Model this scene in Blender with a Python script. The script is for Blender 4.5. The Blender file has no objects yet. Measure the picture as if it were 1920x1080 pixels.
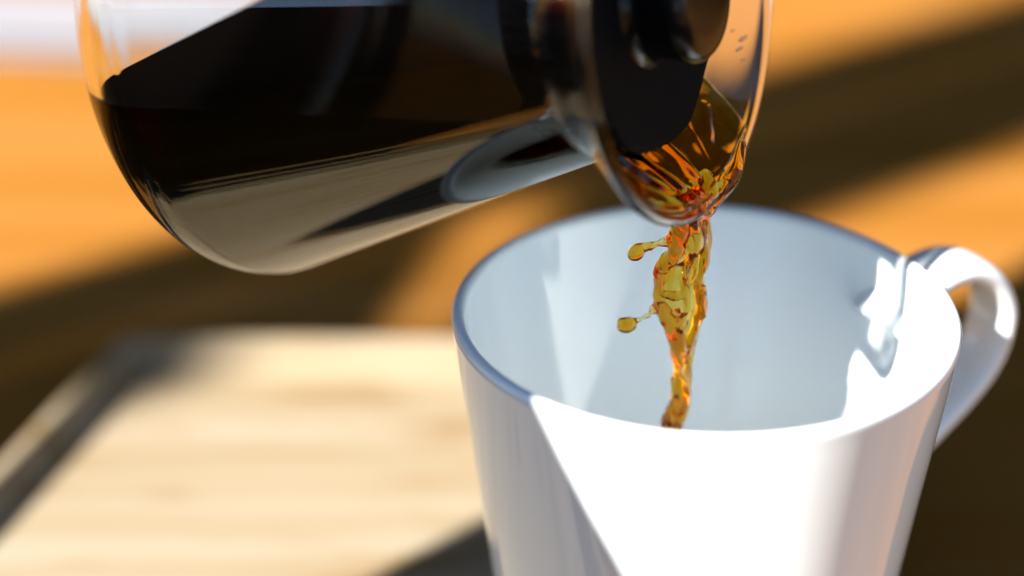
import bpy, bmesh, math, random
from mathutils import Vector, Matrix, noise
random.seed(4)
sc = bpy.context.scene
COL = sc.collection
R = math.radians
MM = 0.001
MNEE = True

# ------------------------------------------------------------------ camera
PITCH, LENS, DEPTH = R(27.0), 70.0, 334.0
FPX = 1920 * LENS / 36.0
cR = Vector((1, 0, 0)); cF = Vector((0, math.cos(PITCH), -math.sin(PITCH))); cU = Vector((0, math.sin(PITCH), math.cos(PITCH)))
CAM = -(cR * ((1321 - 960) / FPX * DEPTH) - cU * (37 / FPX * DEPTH) + cF * DEPTH)      # mm, mug rim centre = origin
cam = bpy.data.cameras.new('camera'); camo = bpy.data.objects.new('camera', cam); COL.objects.link(camo)
cam.lens = LENS; cam.sensor_width = 36; cam.clip_start = 0.01; cam.clip_end = 50
camo.location = CAM * MM
camo.rotation_euler = (math.pi / 2 - PITCH, 0, 0)
cam.dof.use_dof = True; cam.dof.focus_distance = 0.326; cam.dof.aperture_fstop = 4.5
sc.camera = camo

def sight(px, py, y):
    """point (mm) at world depth y seen at that place of the photograph"""
    v = cF + cR * ((px - 960) / FPX) - cU * ((py - 540) / FPX)
    return CAM + v * ((y - CAM.y) / v.y)

# ------------------------------------------------------------------ light
SUN_EL = R(40); SUN_H = Vector((-0.8, -0.6, 0))          # horizontal direction towards the sun
sun_dir = (SUN_H * math.cos(SUN_EL) + Vector((0, 0, math.sin(SUN_EL)))).normalized()
w = bpy.data.worlds.new('World'); sc.world = w; w.use_nodes = True
nt = w.node_tree; nt.nodes.clear()
sky = nt.nodes.new('ShaderNodeTexSky'); sky.sky_type = 'NISHITA'; sky.sun_disc = False
sky.ozone_density = 2.5; sky.dust_density = 0.2; sky.sun_elevation = SUN_EL; sky.sun_rotation = math.atan2(sun_dir.x, sun_dir.y)
bg = nt.nodes.new('ShaderNodeBackground'); bg.inputs[1].default_value = 0.06
wo = nt.nodes.new('ShaderNodeOutputWorld')
nt.links.new(sky.outputs[0], bg.inputs[0]); nt.links.new(bg.outputs[0], wo.inputs[0])
sl = bpy.data.lights.new('sun', 'SUN'); sl.energy = 5.0; sl.angle = R(0.5); sl.color = (1.0, 0.94, 0.86)
so = bpy.data.objects.new('sun', sl); COL.objects.link(so)
so.rotation_euler = sun_dir.to_track_quat('Z', 'Y').to_euler(); so.location = sun_dir * 2
sc.view_settings.view_transform = 'Standard'; sc.view_settings.look = 'None'
sc.view_settings.exposure = 1.85; sc.view_settings.gamma = 1.0
sc.render.engine = 'CYCLES'
sc.cycles.use_denoising = True
sc.cycles.max_bounces = 24; sc.cycles.transmission_bounces = 20; sc.cycles.glossy_bounces = 10
sc.cycles.diffuse_bounces = 6; sc.cycles.volume_bounces = 2; sc.cycles.transparent_max_bounces = 16
sc.cycles.caustics_refractive = True; sc.cycles.caustics_reflective = True
sc.cycles.blur_glossy = 0.2; sc.cycles.sample_clamp_indirect = 4.0

# ------------------------------------------------------------------ helpers
def tag(o, label=None, cat=None, group=None, kind=None):
    if label: o['label'] = label
    if cat: o['category'] = cat
    if group: o['group'] = group
    if kind: o['kind'] = kind
    return o

def link(name, bm, mat, parent=None, smooth=True):
    me = bpy.data.meshes.new(name)
    if isinstance(bm, bmesh.types.BMesh):
        bmesh.ops.recalc_face_normals(bm, faces=bm.faces)
        bm.to_mesh(me); bm.free()
    else:
        me = bm; me.name = name
    if smooth:
        for p in me.polygons: p.use_smooth = True
    o = bpy.data.objects.new(name, me); COL.objects.link(o)
    if mat: me.materials.clear(); me.materials.append(mat)
    if parent: o.parent = parent
    return o

def empty(name, m):
    o = bpy.data.objects.new(name, None); COL.objects.link(o)
    o.matrix_world = m; o.empty_display_size = 0.01
    return o

def spline(pts, n):
    """Catmull-Rom through tuples of any length"""
    out = []
    P = [pts[0]] + list(pts) + [pts[-1]]
    for i in range(1, len(P) - 2):
        for k in range(n):
            t = k / n
            out.append(tuple(0.5 * ((2 * b) + (-a + c) * t + (2 * a - 5 * b + 4 * c - d) * t * t + (-a + 3 * b - 3 * c + d) * t ** 3)
                             for a, b, c, d in zip(P[i - 1], P[i], P[i + 1], P[i + 2])))
    out.append(tuple(pts[-1]))
    return out

def lathe(prof, seg=128, bm=None, fn=None):
    """revolve (r,h) in mm about Z; r==0 ends become poles"""
    bm = bm or bmesh.new()
    rings = []
    for r, h in prof:
        if r < 1e-6:
            rings.append([bm.verts.new((0, 0, h * MM))])
        else:
            ring = []
            for k in range(seg):
                a = 2 * math.pi * k / seg
                rr = fn(r, h, a) if fn else r
                ring.append(bm.verts.new((rr * math.cos(a) * MM, rr * math.sin(a) * MM, h * MM)))
            rings.append(ring)
    for A, B in zip(rings, rings[1:]):
        for k in range(seg):
            j = (k + 1) % seg
            if len(A) == 1 and len(B) == 1: continue
            if len(A) == 1: bm.faces.new((A[0], B[k], B[j]))
            elif len(B) == 1: bm.faces.new((A[k], A[j], B[0]))
            else: bm.faces.new((A[k], A[j], B[j], B[k]))
    return bm

def tube(bm, pts, seg=14, flat=1.0, fdir=None):
    """closed tube; pts = (x,y,z,r) in mm, already dense"""
    rings = []
    n = len(pts)
    for i, (x, y, z, r) in enumerate(pts):
        a = Vector(pts[max(0, i - 1)][:3]); b = Vector(pts[min(n - 1, i + 1)][:3])
        t = (b - a).normalized()
        u = t.cross(Vector((0, 1, 0)));  u = u.normalized() if u.length > 0.1 else t.cross(Vector((1, 0, 0))).normalized()
        v = t.cross(u)
        rings.append([bm.verts.new((Vector((x, y, z)) + u * r * math.cos(q) + v * r * flat * math.sin(q)) * MM)
                      for q in (2 * math.pi * k / seg for k in range(seg))])
    for A, B in zip(rings, rings[1:]):
        for k in range(seg): bm.faces.new((A[k], A[(k + 1) % seg], B[(k + 1) % seg], B[k]))
    bm.faces.new(rings[0][::-1]); bm.faces.new(rings[-1])

# ------------------------------------------------------------------ materials
def mat(name):
    m = bpy.data.materials.new(name); m.use_nodes = True
    return m, m.node_tree, m.node_tree.nodes['Principled BSDF']

def N(t, typ, **kw):
    n = t.nodes.new(typ)
    for k, v in kw.items():
        if k.startswith('i_'): n.inputs[k[2:].replace('_', ' ')].default_value = v
        else: setattr(n, k, v)
    return n

def ramp(t, stops):
    r = t.nodes.new('ShaderNodeValToRGB'); e = r.color_ramp.elements
    while len(e) < len(stops): e.new(0.5)
    for el, (p, c) in zip(e, stops): el.position = p; el.color = (*c, 1)
    return r

def wood(name, stops, scale, rough, spots=None, rot=0.0, coat=0.0, spec=0.5):
    m, t, b = mat(name)
    tc = N(t, 'ShaderNodeTexCoord'); mp = N(t, 'ShaderNodeMapping')
    mp.inputs['Scale'].default_value = scale; mp.inputs['Rotation'].default_value = (0, 0, rot)
    t.links.new(tc.outputs['Object'], mp.inputs[0])
    n1 = N(t, 'ShaderNodeTexNoise', i_Scale=1.0, i_Detail=7.0, i_Roughness=0.62); t.links.new(mp.outputs[0], n1.inputs['Vector'])
    r1 = ramp(t, stops); t.links.new(n1.outputs[0], r1.inputs[0])
    col = r1.outputs[0]
    if spots:
        mp2 = N(t, 'ShaderNodeMapping'); mp2.inputs['Scale'].default_value = spots[0]; mp2.inputs['Rotation'].default_value = (0, 0, rot)
        t.links.new(tc.outputs['Object'], mp2.inputs[0])
        n2 = N(t, 'ShaderNodeTexNoise', i_Scale=1.0, i_Detail=2.0); t.links.new(mp2.outputs[0], n2.inputs['Vector'])
        r2 = ramp(t, [(0.56, (0, 0, 0)), (0.72, (1, 1, 1))]); t.links.new(n2.outputs[0], r2.inputs[0])
        mx = N(t, 'ShaderNodeMixRGB', blend_type='MULTIPLY'); mx.inputs[2].default_value = (*spots[1], 1)
        t.links.new(r2.outputs[0], mx.inputs[0]); t.links.new(col, mx.inputs[1]); col = mx.outputs[0]
    t.links.new(col, b.inputs['Base Color'])
    b.inputs['Roughness'].default_value = rough; b.inputs['Specular IOR Level'].default_value = spec
    b.inputs['Coat Weight'].default_value = coat; b.inputs['Coat Roughness'].default_value = 0.15
    bp = N(t, 'ShaderNodeBump', i_Strength=0.15, i_Distance=0.0004); t.links.new(n1.outputs[0], bp.inputs['Height'])
    t.links.new(bp.outputs[0], b.inputs['Normal'])
    return m

M_TABLE = wood('table_wood', [(0.30, (0.198, 0.082, 0.010)), (0.5, (0.262, 0.110, 0.020)), (0.72, (0.315, 0.148, 0.040))], (3, 40, 40), 0.6, rot=R(4), spec=0.0)
M_TRAY = wood('bamboo', [(0.34, (0.212, 0.155, 0.082)), (0.5, (0.258, 0.208, 0.138)), (0.68, (0.290, 0.250, 0.188))], (6, 150, 150), 0.38,
              spots=((22, 120, 60), (0.74, 0.58, 0.40)), rot=R(3), spec=0.04)
M_BLOCKER_BLACK = wood('blocker_black', [(0.3, (0.004, 0.003, 0.002)), (0.7, (0.008, 0.006, 0.005))], (4, 40, 40), 0.8, spec=0.05)  # near-black for the added light blockers behind and overhead
M_BLOCKER = wood('blocker_wood', [(0.3, (0.030, 0.016, 0.008)), (0.7, (0.06, 0.032, 0.015))], (60, 60, 4), 0.6)  # brown for the added shade boards

m, t, b = mat('white_glaze'); M_CER = m
b.inputs['Base Color'].default_value = (0.83, 0.90, 0.93, 1); b.inputs['Roughness'].default_value = 0.06; b.inputs['IOR'].default_value = 1.6
n1 = N(t, 'ShaderNodeTexNoise', i_Scale=35.0, i_Detail=2.0); bp = N(t, 'ShaderNodeBump', i_Strength=0.05, i_Distance=0.001)
tc = N(t, 'ShaderNodeTexCoord'); t.links.new(tc.outputs['Object'], n1.inputs['Vector'])
t.links.new(n1.outputs[0], bp.inputs['Height']); t.links.new(bp.outputs[0], b.inputs['Normal'])

m, t, b = mat('clear_glass'); M_GLASS = m
b.inputs['Base Color'].default_value = (0.985, 0.995, 0.99, 1); b.inputs['Roughness'].default_value = 0.0
b.inputs['IOR'].default_value = 1.47; b.inputs['Transmission Weight'].default_value = 1.0

def coffee_mat(name, sig):
  m, t, b = mat(name)
  b.inputs['Base Color'].default_value = (1, 1, 1, 1); b.inputs['Roughness'].default_value = 0.0
  b.inputs['IOR'].default_value = 1.33; b.inputs['Transmission Weight'].default_value = 1.0
  va = N(t, 'ShaderNodeVolumeAbsorption'); mx_ = max(sig); va.inputs['Density'].default_value = mx_
  va.inputs['Color'].default_value = (1 - sig[0] / mx_, 1 - sig[1] / mx_, 1 - sig[2] / mx_, 1)
  t.links.new(va.outputs[0], t.nodes['Material Output'].inputs['Volume'])
  return m
M_COF = coffee_mat('coffee_amber', (85, 350, 1700))
M_DARK = coffee_mat('coffee_dark', (135, 360, 1300))

def black(name, rough, spec, bump):
    m, t, b = mat(name)
    b.inputs['Base Color'].default_value = (0.005, 0.005, 0.006, 1); b.inputs['Roughness'].default_value = rough; b.inputs['Specular IOR Level'].default_value = spec
    n1 = N(t, 'ShaderNodeTexNoise', i_Scale=900.0, i_Detail=3.0); bp = N(t, 'ShaderNodeBump', i_Strength=bump, i_Distance=0.0003)
    tc = N(t, 'ShaderNodeTexCoord'); t.links.new(tc.outputs['Object'], n1.inputs['Vector'])
    t.links.new(n1.outputs[0], bp.inputs['Height']); t.links.new(bp.outputs[0], b.inputs['Normal'])
    return m
M_BLK = black('black_rubber', 0.6, 0.02, 0.3)
M_KNOB = black('black_plastic', 0.16, 0.18, 0.02)

m, t, b = mat('white_linen'); M_LIN = m
b.inputs['Base Color'].default_value = (0.225, 0.222, 0.245, 1); b.inputs['Roughness'].default_value = 0.9
n1 = N(t, 'ShaderNodeTexNoise', i_Scale=60.0, i_Detail=4.0); bp = N(t, 'ShaderNodeBump', i_Strength=0.4, i_Distance=0.002)
tc = N(t, 'ShaderNodeTexCoord'); t.links.new(tc.outputs['Object'], n1.inputs['Vector'])
t.links.new(n1.outputs[0], bp.inputs['Height']); t.links.new(bp.outputs[0], b.inputs['Normal'])

# ------------------------------------------------------------------ table
Z_TABLE, Z_TRAY = -98.0, -88.0
bm = bmesh.new()
bmesh.ops.create_cube(bm, size=1, matrix=Matrix.Translation((0, 0.25, (Z_TABLE - 15) * MM)) @ Matrix.Diagonal((2.4, 1.7, 0.030, 1)))
bmesh.ops.bevel(bm, geom=bm.edges[:], offset=0.004, segments=2, affect='EDGES')
tag(link('table_top', bm, M_TABLE, smooth=False), kind='structure')

bm = bmesh.new()
bmesh.ops.create_cube(bm, size=1, matrix=Matrix.Translation((0, 1.30, 0.35)) @ Matrix.Diagonal((4.0, 0.06, 1.9, 1)))
tag(link('added_wall', bm, M_BLOCKER_BLACK, smooth=False), kind='structure')  # added out of view so glass and coffee reflect something dark
bm = bmesh.new()
bmesh.ops.create_cube(bm, size=1, matrix=Matrix.Translation((0.70, 0.48, 0.95)) @ Matrix.Diagonal((2.7, 1.56, 0.05, 1)))
tag(link('added_roof', bm, M_BLOCKER_BLACK, smooth=False), kind='structure')  # added overhead, unseen, to cut the sky light from above

# ------------------------------------------------------------------ tray
def rounded(poly, rad, n=10):
    out = []
    L = len(poly)
    for i in range(L):
        p = Vector(poly[i]); a = Vector(poly[i - 1]) - p; c = Vector(poly[(i + 1) % L]) - p
        a.normalize(); c.normalize()
        ang = a.angle(c); d = rad / math.tan(ang / 2)
        ctr = p + (a + c).normalized() * (rad / math.sin(ang / 2))
        s = p + a * d - ctr; e = p + c * d - ctr
        a0 = math.atan2(s.y, s.x); a1 = math.atan2(e.y, e.x)
        da = (a1 - a0 + math.pi) % (2 * math.pi) - math.pi
        out += [(ctr.x + rad * math.cos(a0 + da * k / n), ctr.y + rad * math.sin(a0 + da * k / n)) for k in range(n + 1)]
    return out

def inset(poly, d):
    out = []
    L = len(poly)
    for i in range(L):
        p = Vector(poly[i]); a = (p - Vector(poly[i - 1])).normalized(); c = (Vector(poly[(i + 1) % L]) - p).normalized()
        n1 = Vector((-a.y, a.x)); n2 = Vector((-c.y, c.x))
        b_ = (n1 + n2).normalized(); k = d / max(0.3, b_.dot(n1))
        out.append((p.x + b_.x * k, p.y + b_.y * k))
    return out

TRAY_C = [(-186, -60), (56, -60), (35, 137), (-129, 139)]          # counter-clockwise, at the top of the rim
tray = empty('serving_tray', Matrix.Translation((0, 0, Z_TABLE * MM)))
tag(tray, 'pale bamboo serving tray with a low raised rim under the white mug', 'tray')
def loops(levels, name, close_last):
    bm = bmesh.new(); rings = []
    for d, z in levels:
        pl = rounded(inset(TRAY_C, d), max(2.5, 8 - d))
        rings.append([bm.verts.new((x * MM, y * MM, (z - Z_TABLE) * MM)) for x, y in pl])
    for A, B in zip(rings, rings[1:]):
        n = len(A)
        for k in range(n): bm.faces.new((A[k], A[(k + 1) % n], B[(k + 1) % n], B[k]))
    if close_last: bm.faces.new(rings[-1]); bm.faces.new(rings[0][::-1])
    return bm, rings
RIM = Z_TRAY + 8
bm, _ = loops([(9, Z_TABLE + 0.3), (8.6, Z_TABLE + 0.3), (0.4, RIM - 0.8), (0.0, RIM - 0.4), (0.3, RIM), (2.8, RIM), (3.3, RIM - 0.5), (5.0, Z_TRAY + 1.8), (6.4, Z_TRAY + 0.5), (9, Z_TRAY + 0.02), (9.5, Z_TRAY - 3), (9, Z_TABLE + 0.3)], 'rim', False)
rim_o = link('rim', bm, M_TRAY, tray)
bm, _ = loops([(8.6, Z_TRAY - 4.0), (8.6, Z_TRAY)], 'floor', True)
link('floor_panel', bm, M_TRAY, tray, smooth=False)

# ------------------------------------------------------------------ napkin far behind
nap = empty('folded_napkin', Matrix.Translation((-0.295, 0.420, Z_TABLE * MM)) @ Matrix.Rotation(R(-4), 4, 'Z'))
tag(nap, 'white folded cloth lying flat on the table behind the carafe', 'napkin')
for k, (z, dx) in enumerate(((0.3, 0), (2.6, 2.0), (4.9, -1.0))):
    bm = bmesh.new()
    bmesh.ops.create_cube(bm, size=1, matrix=Matrix.Translation((dx * MM, dx * MM, (z + 1.0) * MM)) @ Matrix.Diagonal((0.40 - 0.004 * k, 0.066 - 0.003 * k, 0.0020, 1)))
    bmesh.ops.bevel(bm, geom=bm.edges[:], offset=0.0008, segments=2, affect='EDGES')
    link('cloth_layer', bm, M_LIN, nap, smooth=False)

# ------------------------------------------------------------------ unseen boards added between sun and table, cut to cast its shadows
nvec = Vector((-0.6, 0.8, 0))
def blocker(name, al):
    return empty(name, Matrix(((nvec.x, -SUN_H.x, 0, -SUN_H.x * al * MM), (nvec.y, -SUN_H.y, 0, -SUN_H.y * al * MM), (0, 0, 1, Z_TABLE * MM), (0, 0, 0, 1))))
def zs(wv, al): return (wv - al * math.sin(SUN_EL)) / math.cos(SUN_EL)      # height on the added boards for sun-view height w
def board(scr, al, corners, thick=9.0, name='shade_board'):
    bm = bmesh.new()
    f = [bm.verts.new((n * MM, -thick / 2 * MM, (zs(wv, al) - Z_TABLE) * MM)) for n, wv in corners]
    g = [bm.verts.new((n * MM, thick / 2 * MM, (zs(wv, al) - Z_TABLE) * MM)) for n, wv in corners]
    bm.faces.new(f); bm.faces.new(g[::-1])
    for k in range(len(f)):
        j = (k + 1) % len(f); bm.faces.new((f[j], f[k], g[k], g[j]))
    return link(name, bm, M_BLOCKER, scr, smooth=False)
def ed(n0, w0, s, wv): return n0 + s * (wv - w0)
scr = blocker('added_sun_blocker', -350.0)
tag(scr, 'dark wooden screen with a slanting slat that shades the mug', 'blocker')
w0, w1 = -298, 330
board(scr, -350, [(-40, -87), (73, -87), (ed(78, -60, .2, w1), w1), (ed(3, 9, .30, w1), w1), (3, 9), (-1.7, -2), (-6.7, -28), (-19, -44), (-38, -72)])  # outline cut to the shadow edge wanted on the mug
board(scr, -350, [(-400, w0), (-150.5, w0), (-150.5, w1), (-400, w1)])  # added to shade the table on the camera side
board(scr, -350, [(-150, w0), (168, w0), (168, -168), (-150, -120)], 12, 'front_shade_board')  # added to keep the table's reflection in the carafe dark
board(scr, -350, [(-410, w1 + .5), (220, w1 + .5), (220, w1 + 32), (-410, w1 + 32)], 12, 'top_blocker_rail')
far_blocker = blocker('added_band_blocker', -1600.0)  # unseen, added to lay a dark band across the table
tag(far_blocker, 'three unseen boards added to shade the table behind the tray', 'far_blocker')
w0, w1 = -1500, 420
g1 = lambda n: -46 + (n - 178) * 0.8; g2 = lambda n: -20 + (n - 178) * 1.0  # gap shaped to let a patch of sun onto the table
board(far_blocker, -1600, [(222.4, w0), (266, w0), (266, w1), (222.4, w1)], 30, 'board')
board(far_blocker, -1600, [(169, w0), (222, w0), (222, g1(222)), (169, g1(169))], 24, 'board')
board(far_blocker, -1600, [(158, g2(158)), (222, g2(222)), (222, w1), (158, w1)], 24, 'board')

# ------------------------------------------------------------------ mug
mug = empty('coffee_mug', Matrix.Translation((0, 0, Z_TRAY * MM)))
tag(mug, 'glossy white ceramic mug on the tray catching the poured coffee', 'mug')
prof = [(0, .6), (24.5, .6), (25.5, .05), (27.5, .05), (29.0, 1.2), (30.4, 6), (32.0, 14), (34.0, 25), (36.3, 40), (38.9, 60), (41.2, 77), (42.2, 84.5), (42.5, 86.8),
        (42.3, 87.7), (41.7, 88.15), (40.9, 88.1), (40.3, 87.6), (39.95, 86.6), (39.4, 83), (38.2, 76), (35.9, 60), (33.2, 40), (30.9, 25), (28.6, 14), (26, 8), (20, 5), (0, 4.5)]
prof = [prof[0], prof[1], prof[2]] + spline(prof[3:-1], 4) + [prof[-1]]
link('body', lathe(prof, 192), M_CER, mug)
hp = spline([(37.5, 75.5), (43, 80.6), (48.5, 83.4), (54.5, 83.6), (60.3, 80.4), (63.9, 74.0), (63.5, 67.0), (60.8, 61.5), (56.3, 57), (50.5, 52.8), (44.5, 49.2), (36.8, 45.6)], 8)
bm = bmesh.new(); rings = []
az = R(118); dirv = Vector((math.sin(az), -math.cos(az), 0)); tanv = Vector((-dirv.y, dirv.x, 0))
n = len(hp)
for i, (r, h) in enumerate(hp):
    a = Vector(hp[max(0, i - 1)]); b_ = Vector(hp[min(n - 1, i + 1)]); tt = (b_ - a).normalized()
    nn = Vector((-tt.y, tt.x))
    u = i / (n - 1)
    wd = 5.6 + 1.6 * (abs(u - .5) * 2) ** 3; th = 2.2 + 1.3 * (abs(u - .5) * 2) ** 4
    ring = []
    for k in range(24):
        q = 2 * math.pi * k / 24
        cx = math.copysign(abs(math.cos(q)) ** 0.75, math.cos(q)) * wd; cy = math.copysign(abs(math.sin(q)) ** 0.75, math.sin(q)) * th
        ring.append(bm.verts.new((dirv * (r + nn.x * cy) + tanv * cx + Vector((0, 0, h + nn.y * cy))) * MM))
    rings.append(ring)
for A, B in zip(rings, rings[1:]):
    for k in range(24): bm.faces.new((A[k], A[(k + 1) % 24], B[(k + 1) % 24], B[k]))
bm.faces.new(rings[0][::-1]); bm.faces.new(rings[-1])
link('handle', bm, M_CER, mug)

# ------------------------------------------------------------------ carafe
AX = Vector((0.87378, -0.45861, 0.16183)).normalized()
MO = Vector((-5.885, 1.738, 54.073)); LEN = 86.7
e_low = (Vector((0, 0, -1)) - AX * -AX.z).normalized()                  # in the mouth plane, towards the lowest point
e_far = AX.cross(e_low)
if e_far.y < 0: e_far = -e_far
xl = e_low; yl = AX.cross(xl)
CM = Matrix(((xl.x, yl.x, AX.x, 0), (xl.y, yl.y, AX.y, 0), (xl.z, yl.z, AX.z, 0), (0, 0, 0, 1)))
base = MO - AX * LEN
CMX = Matrix.Translation(base * MM) @ CM
carafe = empty('glass_carafe', CMX)
tag(carafe, 'clear glass carafe with a flared mouth tipped to pour dark coffee', 'carafe')
SIGN = 1 if yl.y > 0 else -1                                             # local y towards the far side?
def body(off):
    """glass from the flat base up the rounded heel and the cone to the neck; off = distance inside the outer face"""
    th = math.atan2(47.46 - 25.85, 73.0 - 12.83); rc = 10.4; c_r = 47.46 - rc * math.cos(th); c_s = 73.0 + rc * math.sin(th)
    rr = rc - off; out = []
    for k in range(9):
        an = math.pi / 2 * (1 - k / 8) - th * (k / 8)
        out.append((c_r + rr * math.cos(an), LEN - (c_s + rr * math.sin(an))))
    n0 = (25.85 - off * math.cos(th) * .96, LEN - 12.83 + off * math.sin(th) * .3)
    a0 = out[-1]
    return out + [(a0[0] + (n0[0] - a0[0]) * k, a0[1] + (n0[1] - a0[1]) * k) for k in (.15, .3, .45, .6, .75, .9, .97)]
LEN = 12.83 + 60.17 + 10.4 * math.sin(math.atan2(21.61, 60.17)) + 10.4
base = MO - AX * LEN
CMX = Matrix.Translation(base * MM) @ CM
carafe.matrix_world = CMX
d_ = LEN - 86.7
outer = [(30, -0.0)] + body(0) + [(r, h + d_) for r, h in ((25.75, 74.2), (26.4, 76.0), (28.2, 78.3), (30.6, 80.7), (33.0, 83.2), (34.9, 85.2), (35.9, 86.2))]
rimp = [(r, h + d_) for r, h in ((36.15, 86.9), (35.9, 87.6), (35.2, 87.95), (34.4, 87.8), (33.85, 87.2), (33.5, 86.3))]
FUN = [(r, h + d_) for r, h in ((33.5, 86.3), (32.6, 85.2), (30.9, 83.4), (28.6, 81.0), (26.3, 78.6), (24.5, 76.2), (23.95, 74.4))]     # inner funnel, rim to neck
inn_b = body(1.9)[::-1] + [(30, body(1.9)[0][1])]
gp = [(0, 0.8), (26, 0.5)] + spline(outer + rimp + FUN[1:] + inn_b, 4) + [(0, inn_b[-1][1])]
link('glass_body', lathe(gp, 224), M_GLASS, carafe)

# lid: ribbed plug with a round knob, seated in the mouth
lid_top = LEN - 4.5
def ribs(r, h, a):
    edge = 0.9 * noise.noise(Vector((math.cos(a) * 3.1, math.sin(a) * 3.1, h * .2))) + 0.35 * noise.noise(Vector((math.cos(a) * 9, math.sin(a) * 9, h * .3))) if r > 20 else 0
    return r + edge + (0.35 * max(0, math.sin(a * 60)) if 66 < h < lid_top - 1.2 and r > 12 else 0)
lp = [(0, 64), (17, 64), (19.5, 65.2), (20.5, 68), (22.0, 74), (23.4, 79.5 + d_), (24.6, lid_top - 1.5), (24.4, lid_top - .5), (23.7, lid_top), (18, lid_top - .3), (12.5, lid_top - .8), (0, lid_top - .8)]
lidp = [lp[0]] + spline(lp[1:-1], 4) + [lp[-1]]
lid = empty('carafe_lid', CMX); tag(lid, 'black strainer lid with round knob inside the carafe mouth', 'lid')
link('plug', lathe(lidp, 360, fn=ribs), M_BLK, lid)
kb = lid_top - 1.2
kp = [(12.2, kb), (10.6, kb + .9), (9.9, kb + 2.0), (9.9, kb + 3.5), (10.3, kb + 6.4), (10.5, kb + 8.2), (9.9, kb + 9.6), (8.6, kb + 10.3), (6, kb + 10.5)]
link('knob', lathe([(0, kb)] + spline(kp, 5) + [(0, kb + 10.5)], 96), M_KNOB, lid)

# ------------------------------------------------------------------ coffee
coffee = empty('poured_coffee', CMX); tag(coffee, 'dark coffee filling the carafe and pouring in an amber stream', 'coffee')
INV = CMX.inverted()
LEVEL = 38.6
ip = [(r + 0.25, h) for r, h in spline(inn_b, 4)]
cp = [(0, inn_b[-1][1] - .25)] + [(r, h if h > 8 else h - 0.25) for r, h in ip[::-1]] + [(24.2, 74.6 + d_), (24.8, 76.4 + d_), (0, 76.4 + d_)]
bm = lathe(cp, 200)
pn = (CM.inverted() @ Vector((0, 0, 1))); pc = INV @ (Vector((0, 0, LEVEL)) * MM)
res = bmesh.ops.bisect_plane(bm, geom=bm.verts[:] + bm.edges[:] + bm.faces[:], plane_co=pc, plane_no=pn, clear_outer=True)
edges = [g for g in res['geom_cut'] if isinstance(g, bmesh.types.BMEdge)]
bmesh.ops.holes_fill(bm, edges=edges, sides=0)
surf = [f for f in bm.faces if len(f.verts) > 8]
for f in surf: f.smooth = False
co = link('coffee_body', bm, M_DARK, coffee)
for p in co.data.polygons:
    if len(p.vertices) > 8: p.use_smooth = False
cm_ = co.data
cm_.set_sharp_from_angle(angle=R(40))

# the film over the funnel and the stream: union of strands, remeshed as one liquid body
L2W = CMX
def wl(theta, r, h):          # funnel coordinates: theta from the lowest generator, + = far side  -> world mm
    p = Vector((r * math.cos(theta), SIGN * r * math.sin(theta), h)) * MM
    return (L2W @ p) / MM
fdense = spline(FUN[::-1], 4)            # neck to rim
def funr(h):
    for (r0, h0), (r1, h1) in zip(fdense, fdense[1:]):
        if h0 <= h <= h1: return r0 + (r1 - r0) * (h - h0) / (h1 - h0 + 1e-9)
    return fdense[-1][0] if h > fdense[-1][1] else fdense[0][0]
FT = 86.3 + d_
sb = bmesh.new()
NT, NH = 64, 26
grid_t, grid_b = [], []
for i in range(NH):
    h = d_ + 73.8 + (87.2 - 73.8) * i / (NH - 1)
    rt, rb = [], []
    for k in range(NT):
        u = k / (NT - 1); v = i / (NH - 1)
        th = R(-50 + 16 * v) + R(104 - 36 * v) * u
        c = max(0.0, 1 - abs(2 * u - 1) ** 2.2)
        t_ = 0.5 + (2.3 - 1.1 * v) * c
        t_ += 0.6 * c * noise.noise(Vector((th * 3.5 + v * 2.0, v * 1.6, 3.1))) + 0.12 * noise.noise(Vector((th * 9, v * 3, 7.7)))
        t_ = max(0.3, t_)
        rad = funr(h) if h < FT else 33.5 + (h - FT) * 0.6
        rt.append(sb.verts.new(wl(th, rad - t_, h) * MM)); rb.append(sb.verts.new(wl(th, rad + 0.9, h - 0.2) * MM))
    grid_t.append(rt); grid_b.append(rb)
for i in range(NH - 1):
    for k in range(NT - 1):
        sb.faces.new((grid_t[i][k], grid_t[i][k + 1], grid_t[i + 1][k + 1], grid_t[i + 1][k]))
        sb.faces.new((grid_b[i][k], grid_b[i + 1][k], grid_b[i + 1][k + 1], grid_b[i][k + 1]))
for k in range(NT - 1):
    sb.faces.new((grid_t[0][k], grid_b[0][k], grid_b[0][k + 1], grid_t[0][k + 1]))
    sb.faces.new((grid_t[-1][k], grid_t[-1][k + 1], grid_b[-1][k + 1], grid_b[-1][k]))
for i in range(NH - 1):
    sb.faces.new((grid_t[i][0], grid_t[i + 1][0], grid_b[i + 1][0], grid_b[i][0]))
    sb.faces.new((grid_t[i][-1], grid_b[i][-1], grid_b[i + 1][-1], grid_t[i + 1][-1]))

def strand(pts, y=-0.6, flat=1.0, seg=16):
    w_ = []
    for p in pts:
        px, py, r = p[:3]; yy = p[3] if len(p) > 3 else y
        q = sight(px, py, yy); w_.append((q.x, q.y, q.z, r))
    tube(sb, spline(w_, 6), seg, flat)
def gather(th0, h0, r0, end, r1, mid=None):
    h0 += d_
    a = wl(R(th0), funr(h0) - r0 * .6, h0); c = sight(end[0], end[1], end[2])
    m_ = wl(R(th0 * .45), funr(84.5 + d_) - r0 * .5, 84.5 + d_)
    tube(sb, spline([(*a, r0), (*m_, r0 * .95), (*c, r1)], 8), 12, 0.8)
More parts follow.
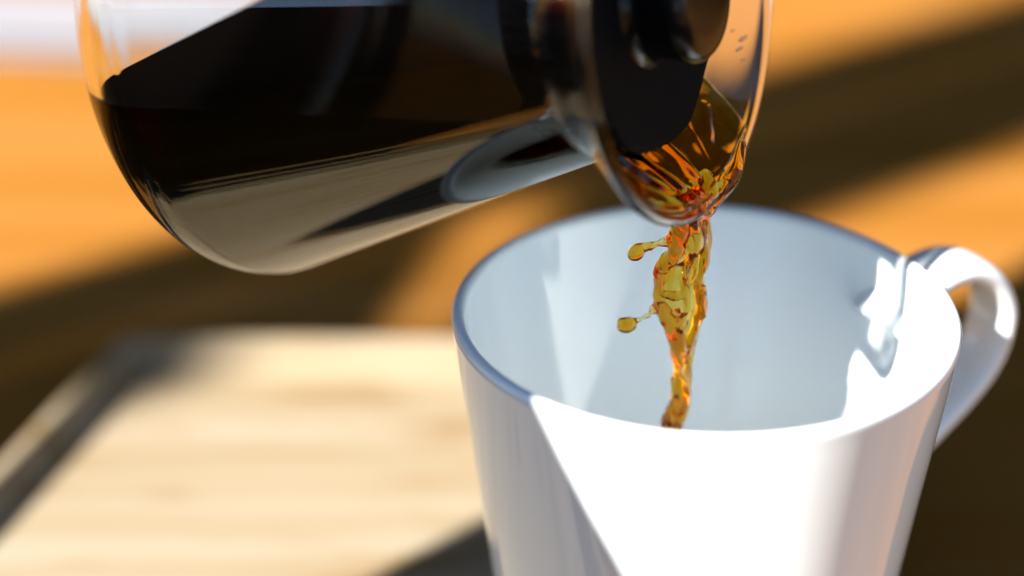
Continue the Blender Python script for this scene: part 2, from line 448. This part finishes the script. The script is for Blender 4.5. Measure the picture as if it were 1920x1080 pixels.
# ridges running down the funnel to the lip
gather(-36, 79, 1.1, (1288, 402, -1.6), 1.6)
gather(-20, 77, 1.5, (1292, 404, -1.2), 1.8)
gather(4, 77, 1.6, (1302, 400, -0.6), 1.8)
gather(24, 78, 1.3, (1312, 396, 0.2), 1.6)
gather(34, 81, 1.0, (1322, 388, 1.0), 1.4)
# bulge hanging on the far lip
strand([(1392, 262, .5, 9), (1386, 300, 1.0, 7.0), (1372, 335, 1.35, 4.8), (1352, 362, 1.4, 3.0), (1330, 384, 1.5, 1.4), (1312, 402, 1.7, 0)])
# column: twisting sheets with thick rims
def sheet(rows, y=-1.0, th=0.35):
    """thin liquid sheet; rows of (py, px_left, px_right)"""
    rows = spline(rows, 5); A, B = [], []
    for py, xa, xb in rows:
        ra, rb = [], []
        for k in range(9):
            u = k / 8; p = sight(xa + (xb - xa) * u, py, y + 0.9 * math.sin(py * .05 + u * 2.0))
            ra.append(sb.verts.new((p + Vector((0, -th, 0))) * MM)); rb.append(sb.verts.new((p + Vector((0, th, 0))) * MM))
        A.append(ra); B.append(rb)
    for i in range(len(A) - 1):
        for k in range(8):
            sb.faces.new((A[i][k], A[i][k + 1], A[i + 1][k + 1], A[i + 1][k])); sb.faces.new((B[i][k], B[i + 1][k], B[i + 1][k + 1], B[i][k + 1]))
        sb.faces.new((A[i][0], A[i + 1][0], B[i + 1][0], B[i][0])); sb.faces.new((A[i][8], B[i][8], B[i + 1][8], A[i + 1][8]))
    for k in range(8):
        sb.faces.new((A[0][k], B[0][k], B[0][k + 1], A[0][k + 1])); sb.faces.new((A[-1][k], A[-1][k + 1], B[-1][k + 1], B[-1][k]))
sheet([(395, 1275, 1322), (440, 1268, 1326), (480, 1252, 1326), (520, 1234, 1316), (560, 1234, 1316), (590, 1246, 1314), (620, 1256, 1302), (680, 1264, 1292)], -0.6, 0.75)
# left dark cord leaving the lip, swinging out to the left lobe
strand([(1282, 392, 1.9), (1275, 425, 1.7), (1271, 452, 1.55), (1260, 478, 1.5), (1243, 500, 1.25), (1235, 525, 1.0), (1234, 552, 1.0), (1241, 580, 1.15), (1256, 602, 1.3), (1267, 632, 1.35), (1273, 680, 1.3),
        (1272, 720, 1.15), (1270, 750, 1.2), (1258, 782, 1.35), (1251, 812, 1.35), (1252, 860, 1.5), (1253, 920, 1.6), (1252, 1000, 1.6), (1251, 1110, 1.7), (1251, 1240, 1.8)], -1.0, 1.45)
# right cord
strand([(1308, 390, 1.7), (1318, 420, 1.15), (1323, 452, 0.95), (1322, 480, .9), (1314, 506, .95), (1310, 535, 1.0), (1314, 562, 1.05), (1312, 590, 1.0), (1303, 618, .95), (1293, 648, 1.0), (1286, 690, .95),
        (1289, 722, .85), (1288, 750, .85), (1278, 776, .9), (1266, 800, 1.1), (1262, 830, 1.2), (1258, 900, 1.2)], 0.3, 1.8)
# cords crossing between them
strand([(1300, 396, 1.5), (1302, 425, .95), (1308, 450, .75), (1300, 476, .7), (1288, 500, .8), (1284, 530, .75), (1290, 556, .7), (1284, 585, .85), (1278, 612, .9), (1280, 660, .8)], -1.9, 1.4)
strand([(1290, 400, 1.3), (1286, 430, .9), (1292, 455, .8), (1304, 480, .7), (1306, 505, .6), (1296, 530, .6), (1284, 548, .55), (1266, 556, .6), (1246, 552, .6), (1236, 548, .5)], -2.2, 0.9)
strand([(1318, 535, .55), (1319, 562, .85), (1314, 592, .85), (1304, 620, .65), (1297, 648, .4)], -2.0, 1.0)
strand([(1240, 574, .7), (1256, 584, .65), (1274, 582, .6), (1290, 572, .55), (1306, 560, .5)], -2.0, 0.9)
strand([(1266, 598, .9), (1278, 602, .8), (1290, 598, .7)], -2.0)
strand([(1262, 640, .6), (1276, 700, .75), (1288, 738, .7), (1282, 764, .6), (1268, 786, .6), (1262, 812, .6)], -2.0)
# threads with drops
strand([(1268, 440, .9), (1254, 450, .75), (1238, 458, .68), (1222, 461, .66), (1210, 463, .8), (1200, 468, 1.15), (1192, 475, 1.32), (1186, 482, 1.1), (1182, 487, .6)], -1.5)
strand([(1240, 572, 1.3), (1228, 580, .95), (1219, 588, .6), (1209, 594, .42), (1199, 599, .38), (1193, 602, .6), (1185, 606, 1.25), (1174, 609, 1.5), (1163, 608, 1.2), (1156, 607, .6)], -1.5)
bmesh.ops.recalc_face_normals(sb, faces=sb.faces)
tmp = link('tmp_liquid', sb, None)
rm = tmp.modifiers.new('r', 'REMESH'); rm.mode = 'VOXEL'; rm.voxel_size = 0.00020; rm.adaptivity = 0
sm = tmp.modifiers.new('s', 'SMOOTH'); sm.factor = 0.5; sm.iterations = 2
dg = bpy.context.evaluated_depsgraph_get()
me = bpy.data.meshes.new_from_object(tmp.evaluated_get(dg))
bpy.data.objects.remove(tmp)
bm = bmesh.new(); bm.from_mesh(me)
lip_z = sight(1310, 400, 0).z * MM
def where(v_):
    lc = (INV @ v_.co) / MM
    return lc, math.hypot(lc.x, lc.y)
film = [v_ for v_ in bm.verts if 72 + d_ < (INV @ v_.co).z / MM < 88.5 + d_ and v_.co.z > lip_z - 0.001]
for _ in range(30): bmesh.ops.smooth_vert(bm, verts=film, factor=0.5, use_axis_x=True, use_axis_y=True, use_axis_z=True)
bm.normal_update()
for v_ in bm.verts:
    c = v_.co / MM
    lc, rr = where(v_)
    if 72 + d_ < lc.z < 87.6 + d_ and 0.25 < rr - funr(min(lc.z, FT)) < 1.7 and v_.co.z > lip_z - 0.0005:          # the side that wets the glass follows the glass
        k_ = (funr(min(lc.z, FT)) + max(0, lc.z - FT) * .6 + 0.55) / rr
        if abs(k_ - 1) < 0.03: v_.co = CMX @ (Vector((lc.x * k_, lc.y * k_, lc.z)) * MM)
        continue
    tw = c.z * 0.16
    q = Vector((c.x * math.cos(tw) - c.y * math.sin(tw), c.x * math.sin(tw) + c.y * math.cos(tw), c.z * 0.30))
    if v_.co.z < lip_z:
        k_ = min(1.0, 0.3 + max(0, c.x + 11) * .25) if c.x < -7 else 1.0      # the thin threads stay thin
        rdg = 0.13 - abs(noise.noise(q * 0.42 + Vector((4, 1, 6))))              # sharp folds between rounded ridges
        d = k_ * (noise.noise(q * 0.3) * 0.30 + rdg * 0.95 + noise.noise(q * 0.9 + Vector((3, 8, 1))) * 0.13)
    else: d = noise.noise(c * 0.28) * 0.22
    v_.co += v_.normal * d * MM
low = [v_ for v_ in bm.verts if v_.co.z < lip_z]
for _ in range(2): bmesh.ops.smooth_vert(bm, verts=low, factor=0.4, use_axis_x=True, use_axis_y=True, use_axis_z=True)
bmesh.ops.transform(bm, matrix=INV, verts=bm.verts)
link('coffee_stream', bm, M_COF, coffee)

# droplets clinging to the far side of the mouth
for k, (th, h, r_, lab) in enumerate(((60.5, 84.4, .75, 'largest of the clear droplets clinging inside the far lip of the carafe'), (57.0, 84.0, .6, 'smeared clear droplet just below the largest one inside the carafe lip'),
                                      (62.5, 82.9, .4, 'pinhead droplet between the black knob and the largest lip droplet'), (54.0, 84.6, .4, 'lowest pinhead droplet inside the carafe lip above the coffee film'))):
    h += d_
    p = wl(R(th), funr(h) - 0.12, h)
    bm = bmesh.new(); bmesh.ops.create_icosphere(bm, subdivisions=3, radius=r_ * MM)
    for v_ in bm.verts:
        v_.co.x *= 0.45; v_.co.y *= 0.55; v_.co.z *= 1.1; v_.co.y += v_.co.z * 0.5
        v_.co *= 1 + 0.35 * noise.noise(v_.co * 1700 + Vector((k * 5, 0, 0)))
    bmesh.ops.rotate(bm, verts=bm.verts, matrix=CM.to_3x3() @ Matrix.Rotation(SIGN * R(th), 3, 'Z'))
    d_o = link('droplet', bm, M_GLASS); d_o.location = p * MM
    tag(d_o, lab, 'droplet', 'droplets on the carafe lip')

# pool at the bottom of the mug
pool = lathe([(0, 5.0), (20, 5.3), (26, 8.2), (28.7, 14), (28.75, 14.6), (0, 14.6)], 96)
po = link('coffee_pool', pool, M_DARK); po.location = (0, 0, Z_TRAY * MM); po.data.set_sharp_from_angle(angle=R(40))
tag(po, 'shallow pool of dark coffee in the bottom of the mug', 'coffee')
print('CALIB', 'lip', wl(0, 33.5, 87), 'sign', SIGN, len(me.polygons))

if MNEE:
    sl.cycles.is_caustics_light = True
    for o in bpy.data.objects:
        if o.name in ('glass_body',): o.cycles.is_caustics_caster = True
        if o.name in ('body', 'handle', 'table_top', 'floor_panel', 'rim'): o.cycles.is_caustics_receiver = True
